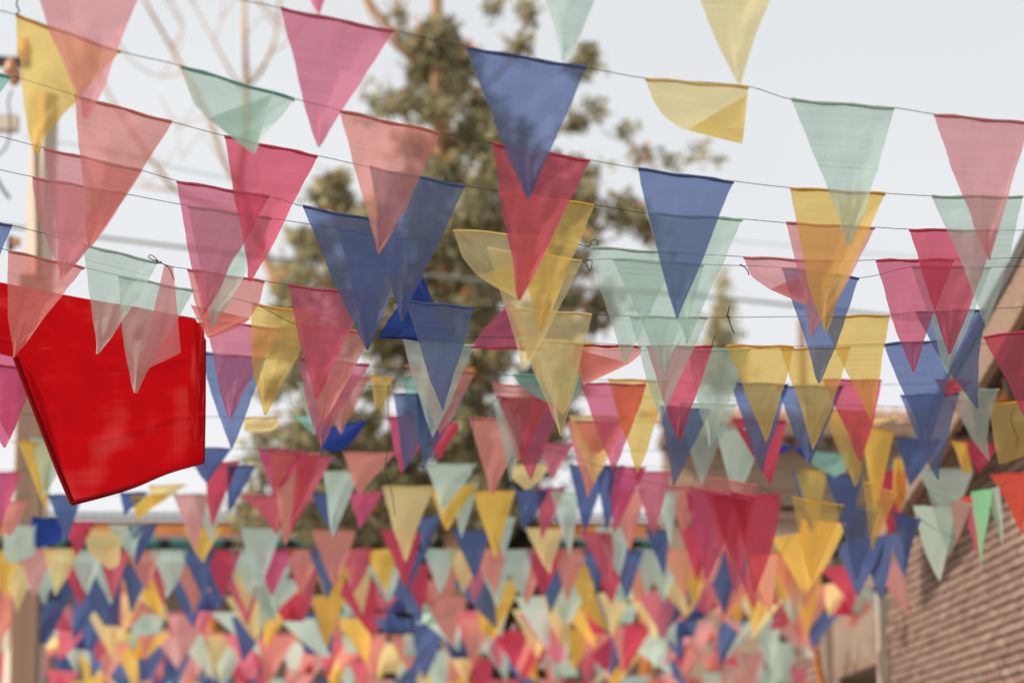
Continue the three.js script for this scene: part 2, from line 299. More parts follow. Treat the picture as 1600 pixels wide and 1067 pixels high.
// ---------------------------------------------------------------- trees
function leafGeo(s) { // a sprig of five leaf blades
  const list = [];
  for (let i = 0; i < 5; i++) {
    const sh = new THREE.Shape(); sh.moveTo(0, 0); sh.quadraticCurveTo(s * 0.34, s * 0.45, 0, s); sh.quadraticCurveTo(-s * 0.34, s * 0.45, 0, 0);
    list.push(new THREE.ShapeGeometry(sh, 3).rotateX(rr(-0.9, 0.9)).rotateZ(rr(-1.6, 1.6)).rotateY(rr(0, 6.28)).translate(rr(-s, s) * 0.5, rr(-s, s) * 0.5, rr(-s, s) * 0.5));
  }
  return merged(list);
}
const sprigs = [0, 1, 2].map(() => leafGeo(0.16));
function crown(name, points, mats, parent) { // points: [Vector3, scale, material index]
  mats.forEach((m, k) => {
    const list = points.filter((p) => p[2] === k); if (!list.length) return;
    const g = sprigs[k % 3], gp = g.attributes.position, gn = g.attributes.normal, n = gp.count, P = new Float32Array(list.length * n * 3), N = new Float32Array(list.length * n * 3);
    const q = new THREE.Quaternion(), e = new THREE.Euler(), v = V(0, 0, 0);
    list.forEach(([p, s], i) => {
      q.setFromEuler(e.set(rr(0, 6), rr(0, 6), rr(0, 6)));
      for (let j = 0; j < n; j++) { const o = (i * n + j) * 3; v.fromBufferAttribute(gp, j).applyQuaternion(q).multiplyScalar(s).add(p).toArray(P, o); v.fromBufferAttribute(gn, j).applyQuaternion(q).toArray(N, o); }
    });
    const geo = new THREE.BufferGeometry(); geo.setAttribute('position', new THREE.BufferAttribute(P, 3)); geo.setAttribute('normal', new THREE.BufferAttribute(N, 3));
    const c = part(k === mats.length - 1 && mats.length > 2 ? 'autumn_leaves' : 'crown', geo, m, parent); c.userData.kind = 'stuff';
  });
}
const olive = [leafMat(0.37, 0.335, 0.185), leafMat(0.175, 0.158, 0.09), leafMat(0.55, 0.49, 0.29), leafMat(0.72, 0.30, 0.10)];
{ // evergreen in the middle
  const D = 30, base = at(705, 1000, D); base.y = 0;
  const t = thing('evergreen_tree', 'tall olive green tree with orange leaves in the centre', 'tree', base);
  const rel = (px, py, dd = 0) => at(px, py, D + dd).sub(base);
  part('trunk', limb([V(0, 0, 0), rel(712, 800), rel(705, 600), rel(690, 380), rel(686, 200), rel(683, 60), rel(680, -120)], 0.2, 0.06, 30, 9), M.bark, t);
  const limbs = [[[700, 560], [780, 470], [900, 400], [985, 360]], [[695, 420], [620, 360], [540, 310], [500, 290]], [[690, 330], [760, 270], [850, 220], [930, 180]], [[687, 250], [640, 200], [610, 140]], [[686, 200], [740, 150], [800, 90], [825, 10]],
    [[700, 600], [600, 540], [500, 480], [440, 430]], [[708, 700], [800, 650], [880, 560]], [[684, 100], [640, 90], [590, 40], [560, -20]], [[640, 705], [700, 690], [770, 660], [830, 640]], [[710, 680], [600, 650], [480, 640], [410, 650]]];
  for (const l of limbs) part('limb', limb(l.map(([x, y], i) => rel(x, y, (i - 1) * rr(-0.35, 0.35))), 0.04, 0.012, 12, 6), M.bark, t);
  const pts = [];
  const left = (y) => y < 60 ? 655 : y < 120 ? 655 - (y - 60) * 0.9 : y < 300 ? 600 - (y - 120) * 0.12 : y < 420 ? 575 - (y - 300) * 1.15 : y < 640 ? 438 - (y - 420) * 0.1 : 416 - (y - 640) * 0.2;
  const right = (y) => y < 60 ? 715 : y < 120 ? 715 + (y - 60) * 0.75 : y < 260 ? 760 + (y - 120) * 1.1 : y < 380 ? 914 + (y - 260) * 0.7 : y < 520 ? 1000 - (y - 380) * 0.5 : y < 760 ? 930 - (y - 520) * 0.35 : 846;
  const clump = (px, py, dd, r, n, dark) => { const c = rel(px, py, dd); for (let i = 0; i < n; i++) { const p = V(gauss(), gauss() * 0.8, gauss()).multiplyScalar(r).add(c); pts.push([p, rr(0.55, 1.15), rnd() < 0.022 ? 3 : rnd() < dark ? 1 : rnd() < 0.6 ? 0 : 2]); } };
  for (let i = 0; i < 900; i++) {
    const y = 45 + Math.pow(rnd(), 0.82) * 790, l = left(y), r = right(y), u = rnd(), x = l + (r - l) * u, e = Math.min(u, 1 - u) * 2;
    if (rnd() < (y < 240 ? 0.58 : 0.30) * (1 - e) + (y < 240 ? 0.36 : 0)) continue;
    const hole = noise.noise(x / 62, y / 55, 2.7) + 0.6 * noise.noise(x / 27, y / 25, 8.1); if (hole > 0.30 - 0.30 * (1 - e)) continue;
    clump(x, y, y < 260 ? rr(-0.4, 1.4) : rr(-1.2, 1.2), rr(0.10, 0.22), Math.round(rr(14, 30)), 0.2 + 0.5 * Math.max(0, noise.noise(x / 40, y / 34, 5.5) + 0.4));
  }
  for (const [x, y, n] of [[520, 285, 20], [505, 310, 20], [535, 320, 22], [975, 205, 7], [930, 170, 8], [920, 90, 12], [905, 110, 10], [1003, 240, 8], [1046, 246, 5], [1088, 240, 3], [1112, 241, 3], [1005, 350, 18], [1020, 365, 12], [985, 330, 16], [895, 190, 14], [825, 20, 10], [812, 72, 14], [775, 12, 8], [620, 20, 8], [650, 70, 10], [560, 370, 18], [470, 380, 18]]) clump(x, y, rr(-0.5, 0.5), 0.12, n * 2, 0.3);
  crown('crown', pts, olive, t);
}
{ // dark undergrowth shrubs below the evergreen
  const D = 31.5;
  for (const [px, w, lab] of [[620, 80, 'dark shrub mass under the left side of the tree'], [770, 90, 'dark shrub mass under the right side of the tree']]) {
    const b = at(px, 900, D); b.y = 0; const s = thing('shrub', lab, 'shrub', b), pts = [];
    part('stem', limb([V(0, 0, 0), V(0.1, 2, 0), V(0, 4.6, 0.1)], 0.08, 0.02, 10, 6), M.darkwood, s);
    for (let i = 0; i < 1500; i++) { const y = rr(2.2, 6.4); pts.push([V(gauss() * w * 0.008, y, gauss() * 0.5), rr(0.7, 1.3), rnd() < 0.8 ? 0 : 1]); }
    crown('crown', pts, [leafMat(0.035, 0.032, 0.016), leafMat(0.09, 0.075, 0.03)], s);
  }
}
{ // bare pale tree on the left
  const D = 33, base = at(640, 1000, D); base.y = 0;
  const t = thing('bare_tree', 'bare tree with pale orange branches rising at upper left', 'tree', base);
  const rel = (px, py, dd = 0) => at(px, py, D + dd).sub(base);
  part('trunk', limb([V(0, 0, 0), rel(600, 760), rel(470, 520), rel(400, 370), rel(372, 290)], 0.14, 0.07, 24, 8), M.paleBark, t);
  const br = [[[372, 290], [355, 265], [325, 182], [286, 110], [268, 76], [225, 0], [190, -70], 0.036], [[372, 290], [384, 200], [384, 128], [382, 60], [381, -60], 0.05], [[384, 135], [402, 118], [420, 85], [432, 45], [438, -20], 0.03], [[378, 140], [356, 105], [334, 65], [305, 10], [280, -50], 0.02],
    [[385, 340], [330, 320], [275, 298], [240, 255], [205, 205], [160, 130], [130, 60], 0.03], [[268, 76], [285, 40], [270, 5], [262, -30], 0.014], [[275, 298], [230, 292], [205, 288], 0.02], [[420, 85], [455, 60], [500, 0], 0.012], [[240, 255], [190, 235], [150, 225], [120, 170], 0.012], [[325, 182], [280, 200], [282, 250], 0.009], [[286, 110], [250, 120], [200, 90], [160, 30], 0.012], [[334, 65], [345, 30], [350, -20], 0.01]];
  for (const b of br) { const r = b[b.length - 1]; part('branch', limb(b.slice(0, -1).map(([x, y], i) => rel(x, y, i * rr(-0.12, 0.12))), r, r * 0.5, 18, 6), M.paleBark, t); }
  for (let k = 0; k < 34; k++) { const b = br[k % br.length], n = b.length - 1, j = 1 + Math.floor(rnd() * (n - 1)), [x, y] = b[j], s = rnd() < 0.5 ? -1 : 1, L = rr(25, 80); part('twig', limb([rel(x, y), rel(x + s * L * 0.35, y - L * 0.5), rel(x + s * L * rr(0.5, 0.9), y - L)], 0.011, 0.005, 6, 5), M.paleBark, t); }
}
{ // second bare tree: thick trunk leaning behind the pink pennant
  const D = 31, base = at(760, 1000, D); base.y = 0;
  const t = thing('leaning_tree', 'leaning trunk with orange bark crossing behind the top pink pennant', 'tree', base);
  const rel = (px, py) => at(px, py, D).sub(base);
  part('trunk', limb([V(0, 0, 0), rel(750, 700), rel(735, 400), rel(700, 200), rel(650, 100), rel(600, 35), rel(560, -20), rel(520, -90)], 0.12, 0.045, 26, 8), M.bark, t);
  part('branch', limb([rel(650, 100), rel(625, 60), rel(622, 0), rel(615, -60)], 0.03, 0.02), M.bark, t);
}
{ // slim distant tree at right
  const D = 46, base = at(1128, 1000, D); base.y = 0;
  const t = thing('slim_tree', 'slim sparse distant tree standing alone right of centre', 'tree', base), pts = [];
  const rel = (px, py) => at(px, py, D).sub(base);
  part('trunk', limb([V(0, 0, 0), rel(1125, 600), rel(1130, 420)], 0.1, 0.02, 12, 6), M.bark, t);
  for (let i = 0; i < 300; i++) { const v = Math.sqrt(rnd()), y = 420 + v * 190, x = 1128 + gauss() * (4 + v * 24) + (v > 0.55 ? gauss() * 18 : 0); pts.push([rel(x, y).add(V(0, 0, gauss() * 0.4)), rr(0.7, 1.4), rnd() < 0.7 ? 0 : 1]); }
  crown('crown', pts, [olive[0], olive[2]], t);
}

// ---------------------------------------------------------------- pennants on their strings
// Every row: real distance at the left and right edge of the picture, the ends of its string, and its pennants:
// [cloth, hem left x, y, hem right x, y, tip x, y, shape], measured in the photograph and set at the row's distance.
// shape: b = lower outline of a blown pennant, c = crease and f = tip that is folded up over it, up = blown up over the string
const rows = [
  { d: [4.15, 4.75], e: [[-100, -300], [1750, -66]], f: [['rose', 402, -212, 588, -188, 495, 19], ['mint', 800, -152, 982, -128, 882, 93], ['lemon', 1060, -112, 1245, -96, 1152, 132]] },
  { d: [4.55, 5.4], e: [[-90, -88], [1700, 204]], f: [['blush', 40, -62, 225, -30, 138, 188], ['pink', 438, 12, 615, 48, 497, 231], ['blue', 728, 73, 916, 105, 826, 311],
    ['lemon', 1008, 122, 1170, 135, 1150, 222, { b: [[1022, 160], [1038, 182], [1062, 200], [1110, 213], [1160, 225]], c: [[1076, 203], [1160, 225]], f: [1169, 146] }],
    ['mint', 1237, 155, 1398, 168, 1327, 384], ['blush', 1460, 178, 1612, 192, 1547, 408]] },
  { d: [4.75, 5.75], e: [[-60, 2], [1700, 307]], f: [['gold', 24, 23, 188, 80, 52, 239, { k: -0.06, bow: 0 }],
    ['teal', 281, 102, 460, 154, 400, 240, { m: 'mint', b: [[301, 160], [325, 186], [397, 242], [410, 212], [436, 186]], c: [[325, 186], [397, 242]], f: [428, 146] }],
    ['salmon', 530, 172, 688, 207, 592, 398], ['crimson', 770, 225, 922, 250, 812, 469], ['blue', 997, 263, 1147, 283, 1060, 497], ['gold', 1235, 293, 1384, 302, 1287, 517], ['mint', 1457, 306, 1599, 307, 1545, 509]] },
  { d: [5.3, 6.15], e: [[-200, 66], [1700, 358]], f: [['teal', -130, 88, 18, 119, -84, 240], ['salmon', 115, 148, 268, 190, 138, 386], ['crimson', 350, 212, 496, 243, 393, 441], ['blue', 577, 261, 727, 290, 626, 502],
    ['gold', 782, 299, 929, 320, 843, 519], ['mint', 1010, 333, 1161, 342, 1072, 537], ['blush', 1229, 348, 1368, 355, 1269, 526], ['crimson', 1421, 358, 1558, 360, 1482, 554]] },
  { d: [5.6, 6.35], e: [[-60, 197], [1700, 400]], f: [['blush', 68, 231, 220, 266, 97, 438], ['pink', 275, 282, 420, 307, 318, 491], ['blue', 473, 322, 622, 350, 574, 547],
    ['lemon', 708, 358, 852, 370, 808, 460, { b: [[722, 402], [745, 430], [775, 450], [808, 467], [840, 440]], c: [[745, 430], [808, 467]], f: [850, 398] }],
    ['mint', 920, 385, 1060, 395, 977, 567], ['blush', 1162, 401, 1303, 408, 1260, 470, { b: [[1174, 432], [1203, 452], [1262, 478], [1284, 462], [1297, 440]], c: [[1203, 452], [1262, 478]], f: [1254, 430] }],
    ['rose', 1369, 406, 1492, 405, 1425, 581]] },
  { d: [5.8, 6.5], e: [[-60, 252], [1700, 413]], f: [['blush', 50, 276, 196, 303, 100, 430, { k: -0.04, bow: 0.5 }], ['mint', 292, 321, 424, 341, 334, 513], ['blue', 528, 357, 640, 372, 575, 544], ['lemon', 762, 388, 910, 406, 818, 576],
    ['mint', 957, 404, 1100, 413, 1040, 587], ['blue', 1222, 418, 1343, 434, 1283, 599], ['mint', 1426, 417, 1550, 417, 1481, 583]] },
  { d: [6.0, 6.75], e: [[-200, 302], [1700, 472]], f: [['blue', -110, 325, 18, 352, -50, 520], ['mint', 128, 381, 246, 410, 152, 553],
    ['blush', 256, 413, 270, 417, 240, 560, { b: [[217, 585], [234, 574], [258, 563], [282, 551]], g: 1 }],
    ['salmon', 292, 420, 413, 439, 330, 520, { b: [[303, 470], [317, 507], [324, 530], [381, 508], [405, 475]], c: [[324, 528], [392, 498]], f: [297, 476] }],
    ['rose', 450, 445, 575, 460, 495, 623], ['blue', 634, 470, 742, 480, 691, 641], ['lemon', 797, 481, 925, 491, 877, 681], ['mint', 984, 494, 1106, 496, 1031, 656], ['gold', 1283, 494, 1391, 492, 1362, 656], ['blue', 1432, 488, 1543, 483, 1527, 638, { k: -0.1 }]] },
  { d: [6.3, 7.05], e: [[-120, 356], [1750, 498]], f: [['salmon', 12, 391, 131, 418, 22, 558, { k: -0.06 }], ['mint', 184, 430, 302, 454, 208, 614], ['gold', 394, 474, 494, 491, 412, 649, { k: -0.05, bow: 0.5 }], ['salmon', 470, 507, 583, 521, 505, 663],
    ['lemon', 808, 528, 927, 536, 881, 648], ['red', 897, 538, 1002, 541, 940, 590, { m: 'salmon', b: [[894, 560], [911, 602], [950, 584], [984, 568], [1002, 553]], c: [[911, 602], [984, 568]], f: [903, 546] }],
    ['crimson', 1010, 540, 1114, 541, 1060, 688], ['gold', 1135, 539, 1241, 541, 1196, 690], ['blue', 1381, 537, 1500, 530, 1450, 700], ['crimson', 1537, 526, 1655, 510, 1612, 666]] },
  { d: [6.75, 7.45], e: [[-130, 420], [1750, 533]], f: [['magenta', -62, 560, 58, 578, 4, 700, { off: 1 }], ['pink', 323, 500, 438, 514, 357, 655], ['navy', 592, 525, 706, 533, 660, 430, { up: 1 }], ['mint', 629, 529, 742, 540, 677, 684], ['magenta', 735, 541, 856, 546, 798, 470, { up: 1 }],
    ['mint', 1075, 547, 1173, 545, 1110, 699], ['gold', 1220, 545, 1329, 542, 1273, 703]] },
  { d: [7.4, 8.3], e: [[-130, 500], [1750, 560]], f: [['magenta', -70, 548, 52, 572, 14, 686, { off: 1 }], ['blue', 312, 553, 415, 560, 361, 701], ['pink', 465, 555, 577, 568, 500, 698], ['salmon', 634, 568, 743, 579, 689, 678],
    ['teal', 800, 583, 912, 588, 870, 630, { b: [[812, 602], [848, 626], [888, 631], [905, 610]] }], ['rose', 906, 601, 1010, 604, 957, 734], ['gold', 950, 591, 1046, 594, 998, 739], ['blue', 1142, 597, 1232, 600, 1190, 736], ['blue', 1215, 604, 1318, 606, 1264, 725],
    ['crimson', 1285, 588, 1378, 590, 1345, 721], ['blue', 1408, 627, 1500, 622, 1465, 749], ['crimson', 1462, 590, 1520, 592, 1490, 615, { b: [[1468, 606], [1479, 621], [1509, 607], [1519, 600]] }], ['mint', 1488, 612, 1562, 614, 1544, 720, { k: -0.2 }], ['gold', 1546, 648, 1670, 640, 1590, 720, { b: [[1554, 690], [1562, 726], [1604, 712], [1660, 706]], off: 1 }]] },
  { d: [8.2, 9.1], e: [[-130, 590], [1750, 640]], f: [['salmon', 490, 575, 578, 582, 532, 678], ['gold', 577, 578, 615, 582, 594, 640, { b: [[581, 600], [586, 642], [592, 636], [597, 643], [610, 606]] }], ['mint', 463, 597, 530, 604, 490, 680], ['teal', 626, 578, 715, 588, 662, 706], ['salmon', 769, 593, 868, 601, 810, 724],
    ['blue', 615, 620, 690, 622, 632, 735], ['blue', 650, 618, 728, 619, 660, 733], ['mint', 769, 628, 830, 634, 798, 753], ['magenta', 775, 623, 876, 630, 829, 750], ['blue', 1030, 640, 1110, 648, 1052, 758], ['mint', 1062, 633, 1152, 634, 1098, 758], ['gold', 1285, 642, 1365, 650, 1338, 761], ['salmon', 1478, 622, 1512, 616, 1526, 683, { k: 0.2 }]] },
  { d: [8.9, 9.6], e: [[-130, 640], [1750, 670]], f: [['magenta', 606, 643, 690, 645, 626, 738], ['salmon', 733, 648, 822, 655, 770, 773], ['lemon', 889, 636, 985, 640, 929, 756], ['salmon', 886, 658, 968, 664, 919, 777], ['mint', 1118, 684, 1198, 684, 1147, 788], ['crimson', 1143, 645, 1230, 650, 1206, 757], ['lemon', 1356, 643, 1405, 640, 1372, 668, { b: [[1357, 655], [1366, 667], [1385, 660], [1400, 648]] }],
    ['crimson', 672, 668, 716, 668, 690, 712, { b: [[672, 700], [687, 720], [700, 694], [716, 672]] }], ['navy', 503, 690, 574, 662, 520, 704, { b: [[501, 702], [518, 704], [536, 703], [556, 684]] }], ['gold', 1345, 668, 1398, 690, 1368, 802], ['lemon', 380, 652, 430, 652, 404, 680, { b: [[381, 674], [404, 676], [428, 672], [437, 660]] }], ['teal', 457, 643, 500, 650, 488, 678, { b: [[468, 660], [488, 678], [494, 670]] }]] },
  { d: [9.6, 10.4], e: [[-130, 690], [1750, 700]], f: [['mint', 46, 674, 114, 680, 68, 776], ['gold', 27, 687, 82, 690, 70, 798], ['blue', 290, 698, 362, 700, 322, 756], ['magenta', 402, 702, 478, 708, 428, 774], ['salmon', 535, 710, 617, 712, 560, 773], ['pink', 843, 676, 897, 677, 862, 750], ['blue', 1400, 666, 1472, 680, 1424, 760], ['crimson', 1503, 684, 1562, 700, 1530, 739],
    ['gold', 1487, 685, 1512, 692, 1516, 738, { b: [[1495, 705], [1506, 740], [1521, 736], [1514, 708]] }], ['teal', 1262, 708, 1326, 730, 1300, 745, { b: [[1272, 728], [1305, 746], [1322, 736]] }], ['salmon', 420, 712, 500, 716, 446, 852], ['rose', 465, 722, 519, 730, 452, 834], ['navy', 1208, 690, 1268, 700, 1262, 722, { b: [[1216, 710], [1240, 700], [1264, 722]] }]] },
  { d: [10.3, 11.2], e: [[-130, 745], [1750, 735]], f: [['magenta', -24, 742, 33, 744, -5, 832], ['crimson', 318, 708, 374, 709, 330, 823], ['blue', 355, 722, 400, 724, 356, 803], ['mint', 664, 717, 745, 720, 690, 800], ['mint', 505, 745, 562, 748, 520, 838], ['blue', 889, 722, 950, 730, 914, 833], ['blue', 930, 722, 976, 725, 947, 830], ['magenta', 950, 728, 1010, 732, 960, 832], ['pink', 990, 745, 1050, 750, 1022, 838], ['lemon', 798, 722, 858, 724, 825, 764, { b: [[800, 748], [822, 766], [846, 752]] }],
    ['ochre', 1241, 735, 1293, 742, 1275, 838], ['blue', 1288, 752, 1347, 760, 1328, 830], ['blue', 1238, 740, 1262, 748, 1272, 846, { k: -0.1 }], ['mint', 1430, 731, 1522, 731, 1483, 822], ['crimson', 1366, 742, 1420, 740, 1393, 849], ['gold', 1398, 690, 1414, 692, 1404, 795, { b: [[1395, 780], [1404, 795], [1413, 790], [1417, 772]] }]] },
  { d: [11.2, 12.2], e: [[-130, 780], [1750, 762]], f: [['salmon', 10, 790, 42, 796, 16, 838, { b: [[2, 830], [15, 839], [28, 820]] }], ['blue', 73, 768, 128, 772, 102, 846], ['blue', 186, 766, 232, 764, 193, 804], ['gold', 204, 782, 262, 776, 215, 813], ['lemon', 232, 740, 292, 736, 242, 792], ['blush', 270, 776, 326, 778, 304, 861], ['mint', 300, 775, 352, 780, 331, 849], ['rose', 374, 778, 430, 782, 432, 836, { k: 0.2 }], ['blue', 486, 779, 546, 781, 522, 838], ['magenta', 545, 775, 600, 772, 563, 826], ['lemon', 597, 751, 678, 753, 633, 876], ['gold', 672, 764, 746, 740, 697, 829], ['mint', 700, 742, 748, 738, 721, 841],
    ['gold', 738, 772, 806, 770, 775, 871], ['rose', 838, 759, 884, 760, 846, 843], ['mint', 860, 772, 906, 778, 890, 869], ['blue', 804, 766, 858, 770, 818, 830], ['salmon', 950, 762, 1010, 766, 985, 862], ['mint', 1028, 772, 1060, 778, 1048, 852], ['salmon', 1040, 748, 1100, 752, 1068, 832], ['magenta', 1072, 778, 1124, 780, 1100, 890], ['salmon', 1096, 760, 1164, 764, 1128, 872], ['crimson', 1158, 778, 1222, 782, 1178, 905, { k: 0.1 }]] },
  { d: [12.2, 13.2], e: [[-130, 822], [1750, 815]], f: [['mint', 6, 822, 56, 826, 24, 884, { b: [[4, 868], [18, 883], [54, 866]] }], ['navy', 48, 792, 98, 800, 62, 856, { b: [[50, 850], [56, 856], [76, 853], [97, 846]] }], ['crimson', 100, 806, 150, 808, 118, 869], ['lemon', 130, 837, 188, 846, 172, 892, { b: [[138, 866], [172, 891], [186, 882]] }], ['mint', 168, 820, 224, 816, 208, 874], ['blue', 200, 826, 246, 818, 213, 884], ['gold', 284, 822, 348, 828, 316, 879], ['mint', 375, 828, 440, 832, 404, 924], ['salmon', 486, 836, 556, 839, 521, 919], ['crimson', 594, 835, 660, 841, 634, 917], ['blue', 652, 790, 690, 776, 661, 872], ['mint', 770, 790, 806, 786, 787, 872], ['blue', 706, 834, 766, 840, 741, 906], ['lemon', 820, 826, 882, 832, 858, 896], ['mint', 928, 822, 986, 821, 968, 902], ['rose', 905, 842, 956, 850, 952, 926, { k: 0.15 }], ['blue', 1007, 828, 1046, 836, 1038, 902], ['crimson', 1060, 820, 1118, 826, 1090, 908], ['rose', 1120, 812, 1176, 816, 1150, 930], ['magenta', 1170, 820, 1212, 824, 1188, 918],
    ['navy', 1402, 798, 1436, 802, 1420, 852]] },
];
rows.push({ d: [16.5, 9.6], e: [[1150, 905], [1760, 690]], right: 1, f: [['peach', 1168, 872, 1216, 866, 1204, 960], ['gold', 1206, 842, 1262, 832, 1258, 930], ['gold', 1252, 812, 1324, 818, 1262, 926, { bow: 0.4 }], ['blue', 1304, 851, 1384, 838, 1342, 932], ['blue', 1332, 842, 1394, 836, 1377, 938, { k: 0.15 }], ['blue', 1388, 836, 1430, 828, 1414, 904], ['mint', 1428, 790, 1492, 796, 1467, 908, { bow: 0.55 }], ['red', 1484, 786, 1524, 772, 1496, 846],
  ['rose', 1496, 780, 1532, 772, 1527, 869, { k: 0.2 }], ['green', 1518, 769, 1552, 764, 1534, 882], ['mint', 1540, 768, 1562, 760, 1567, 858, { k: 0.2 }], ['red', 1548, 742, 1606, 738, 1597, 834, { k: 0.12 }]] });
rows.push({ d: [9.4, 9.0], e: [[820, 690], [1500, 838]], right: 1, f: [['salmon', 1090, 742, 1184, 758, 1142, 884], ['magenta', 1078, 762, 1160, 776, 1106, 906], ['crimson', 1140, 768, 1222, 784, 1180, 928, { k: 0.1 }], ['rose', 1112, 770, 1172, 780, 1164, 918, { k: -0.15 }], ['gold', 1238, 776, 1320, 790, 1268, 908], ['blue', 1306, 788, 1372, 802, 1340, 906], ['blue', 1394, 800, 1440, 812, 1416, 872], ['gold', 1350, 752, 1404, 772, 1364, 860], ['mint', 1448, 760, 1520, 790, 1484, 870]] });
const spreadRow = (cols, y, x0, step, w, h, o = {}) => cols.map((c, i) => [c, x0 + i * step + rr(-6, 6), y + rr(-5, 5), x0 + i * step + w * rr(0.9, 1.05), y + rr(-4, 6), x0 + i * step + w * rr(0.35, 0.7), y + h * rr(0.85, 1.1), rnd() < 0.25 ? { k: rr(-0.25, 0.25) } : {}]);
rows.push({ d: [13.2, 14], e: [[-130, 862], [1400, 858]], f: [...spreadRow(['gold', 'blush', 'lemon', 'mint', 'rose', 'salmon', 'mint', 'blue', 'crimson', 'mint', 'magenta', 'salmon', 'blue', 'rose', 'gold', 'blue', 'mint', 'lemon', 'salmon', 'mint', 'crimson', 'salmon', 'blue', 'blue', 'mint', 'peach', 'salmon', 'blue', 'peach', 'gold'], 858, -18, 42, 58, 74), ['peach', 1198, 868, 1252, 872, 1244, 955]] });
rows.push({ d: [14.1, 15], e: [[-130, 884], [1420, 880]], f: spreadRow(['salmon', 'lemon', 'mint', 'crimson', 'mint', 'blue', 'rose', 'salmon', 'blue', 'lemon', 'mint', 'rose', 'gold', 'lemon', 'mint', 'crimson', 'salmon', 'pink', 'mint', 'salmon', 'blue', 'gold', 'crimson', 'peach', 'mint', 'gold', 'blue', 'rose', 'gold', 'peach'], 882, -40, 44, 55, 70) });

const ORD = ['first', 'second', 'third', 'fourth', 'fifth', 'sixth', 'seventh', 'eighth', 'ninth', 'tenth', 'eleventh', 'twelfth', 'thirteenth', 'fourteenth', 'fifteenth', 'sixteenth', 'seventeenth', 'eighteenth', 'nineteenth', 'twentieth', 'twenty-first', 'twenty-second', 'twenty-third', 'twenty-fourth', 'twenty-fifth', 'twenty-sixth', 'twenty-seventh', 'twenty-eighth', 'twenty-ninth', 'thirtieth', 'thirty-first', 'thirty-second', 'thirty-third', 'thirty-fourth', 'thirty-fifth', 'thirty-sixth', 'thirty-seventh', 'thirty-eighth'];
function surface(nu, nv, fn, name) { // grid mesh from fn(u, v) -> Vector3, uv in cloth metres
  const pos = [], uv = [], idx = [], ou = rnd(), ov = rnd();
  for (let j = 0; j <= nv; j++) for (let i = 0; i <= nu; i++) { const p = fn(i / nu, j / nv); pos.push(p.x, p.y, p.z); uv.push(ou + i / nu * 0.62, ov + j / nv * 0.75); }
  for (let j = 0; j < nv; j++) for (let i = 0; i < nu; i++) { const a = j * (nu + 1) + i, b = a + 1, c = a + nu + 1, d = c + 1; idx.push(a, c, b, b, c, d); }
  const g = new THREE.BufferGeometry(); g.setAttribute('position', new THREE.Float32BufferAttribute(pos, 3)); g.setAttribute('uv', new THREE.Float32BufferAttribute(uv, 2)); g.setIndex(idx); g.computeVertexNormals(); return g;
}
const along = (pts, sharp) => { if (sharp) { const L = [0]; for (let i = 1; i < pts.length; i++) L.push(L[i - 1] + pts[i].distanceTo(pts[i - 1])); return (t) => { const q = Math.min(1, Math.max(0, t)) * L[L.length - 1]; let i = 1; while (i < L.length - 1 && L[i] < q) i++; return pts[i - 1].clone().lerp(pts[i], (q - L[i - 1]) / (L[i] - L[i - 1])); }; } const c = pts.length > 2 ? new THREE.CatmullRomCurve3(pts, false, 'centripetal') : new THREE.LineCurve3(pts[0], pts[1]); return (t) => c.getPointAt(Math.min(1, Math.max(0, t))); };
function hemGeo(A, B, r, o) { // the cloth doubled over the string
  const n = 10, ph = rr(0, 6), g = surface(n, 6, (u, v) => {
    const a = v * Math.PI * 2, p = A.clone().lerp(B, u), w = 1 + 0.16 * Math.sin(u * 17 + ph) + 0.1 * Math.sin(u * 41 + ph);
    return p.add(V(0, Math.sin(a) * 0.0052 * r * w - 0.0024 * r + 0.0016 * Math.sin(u * 11 + ph), Math.cos(a) * 0.0022 * r));
  }); return g.translate(-o.x, -o.y, -o.z);
}
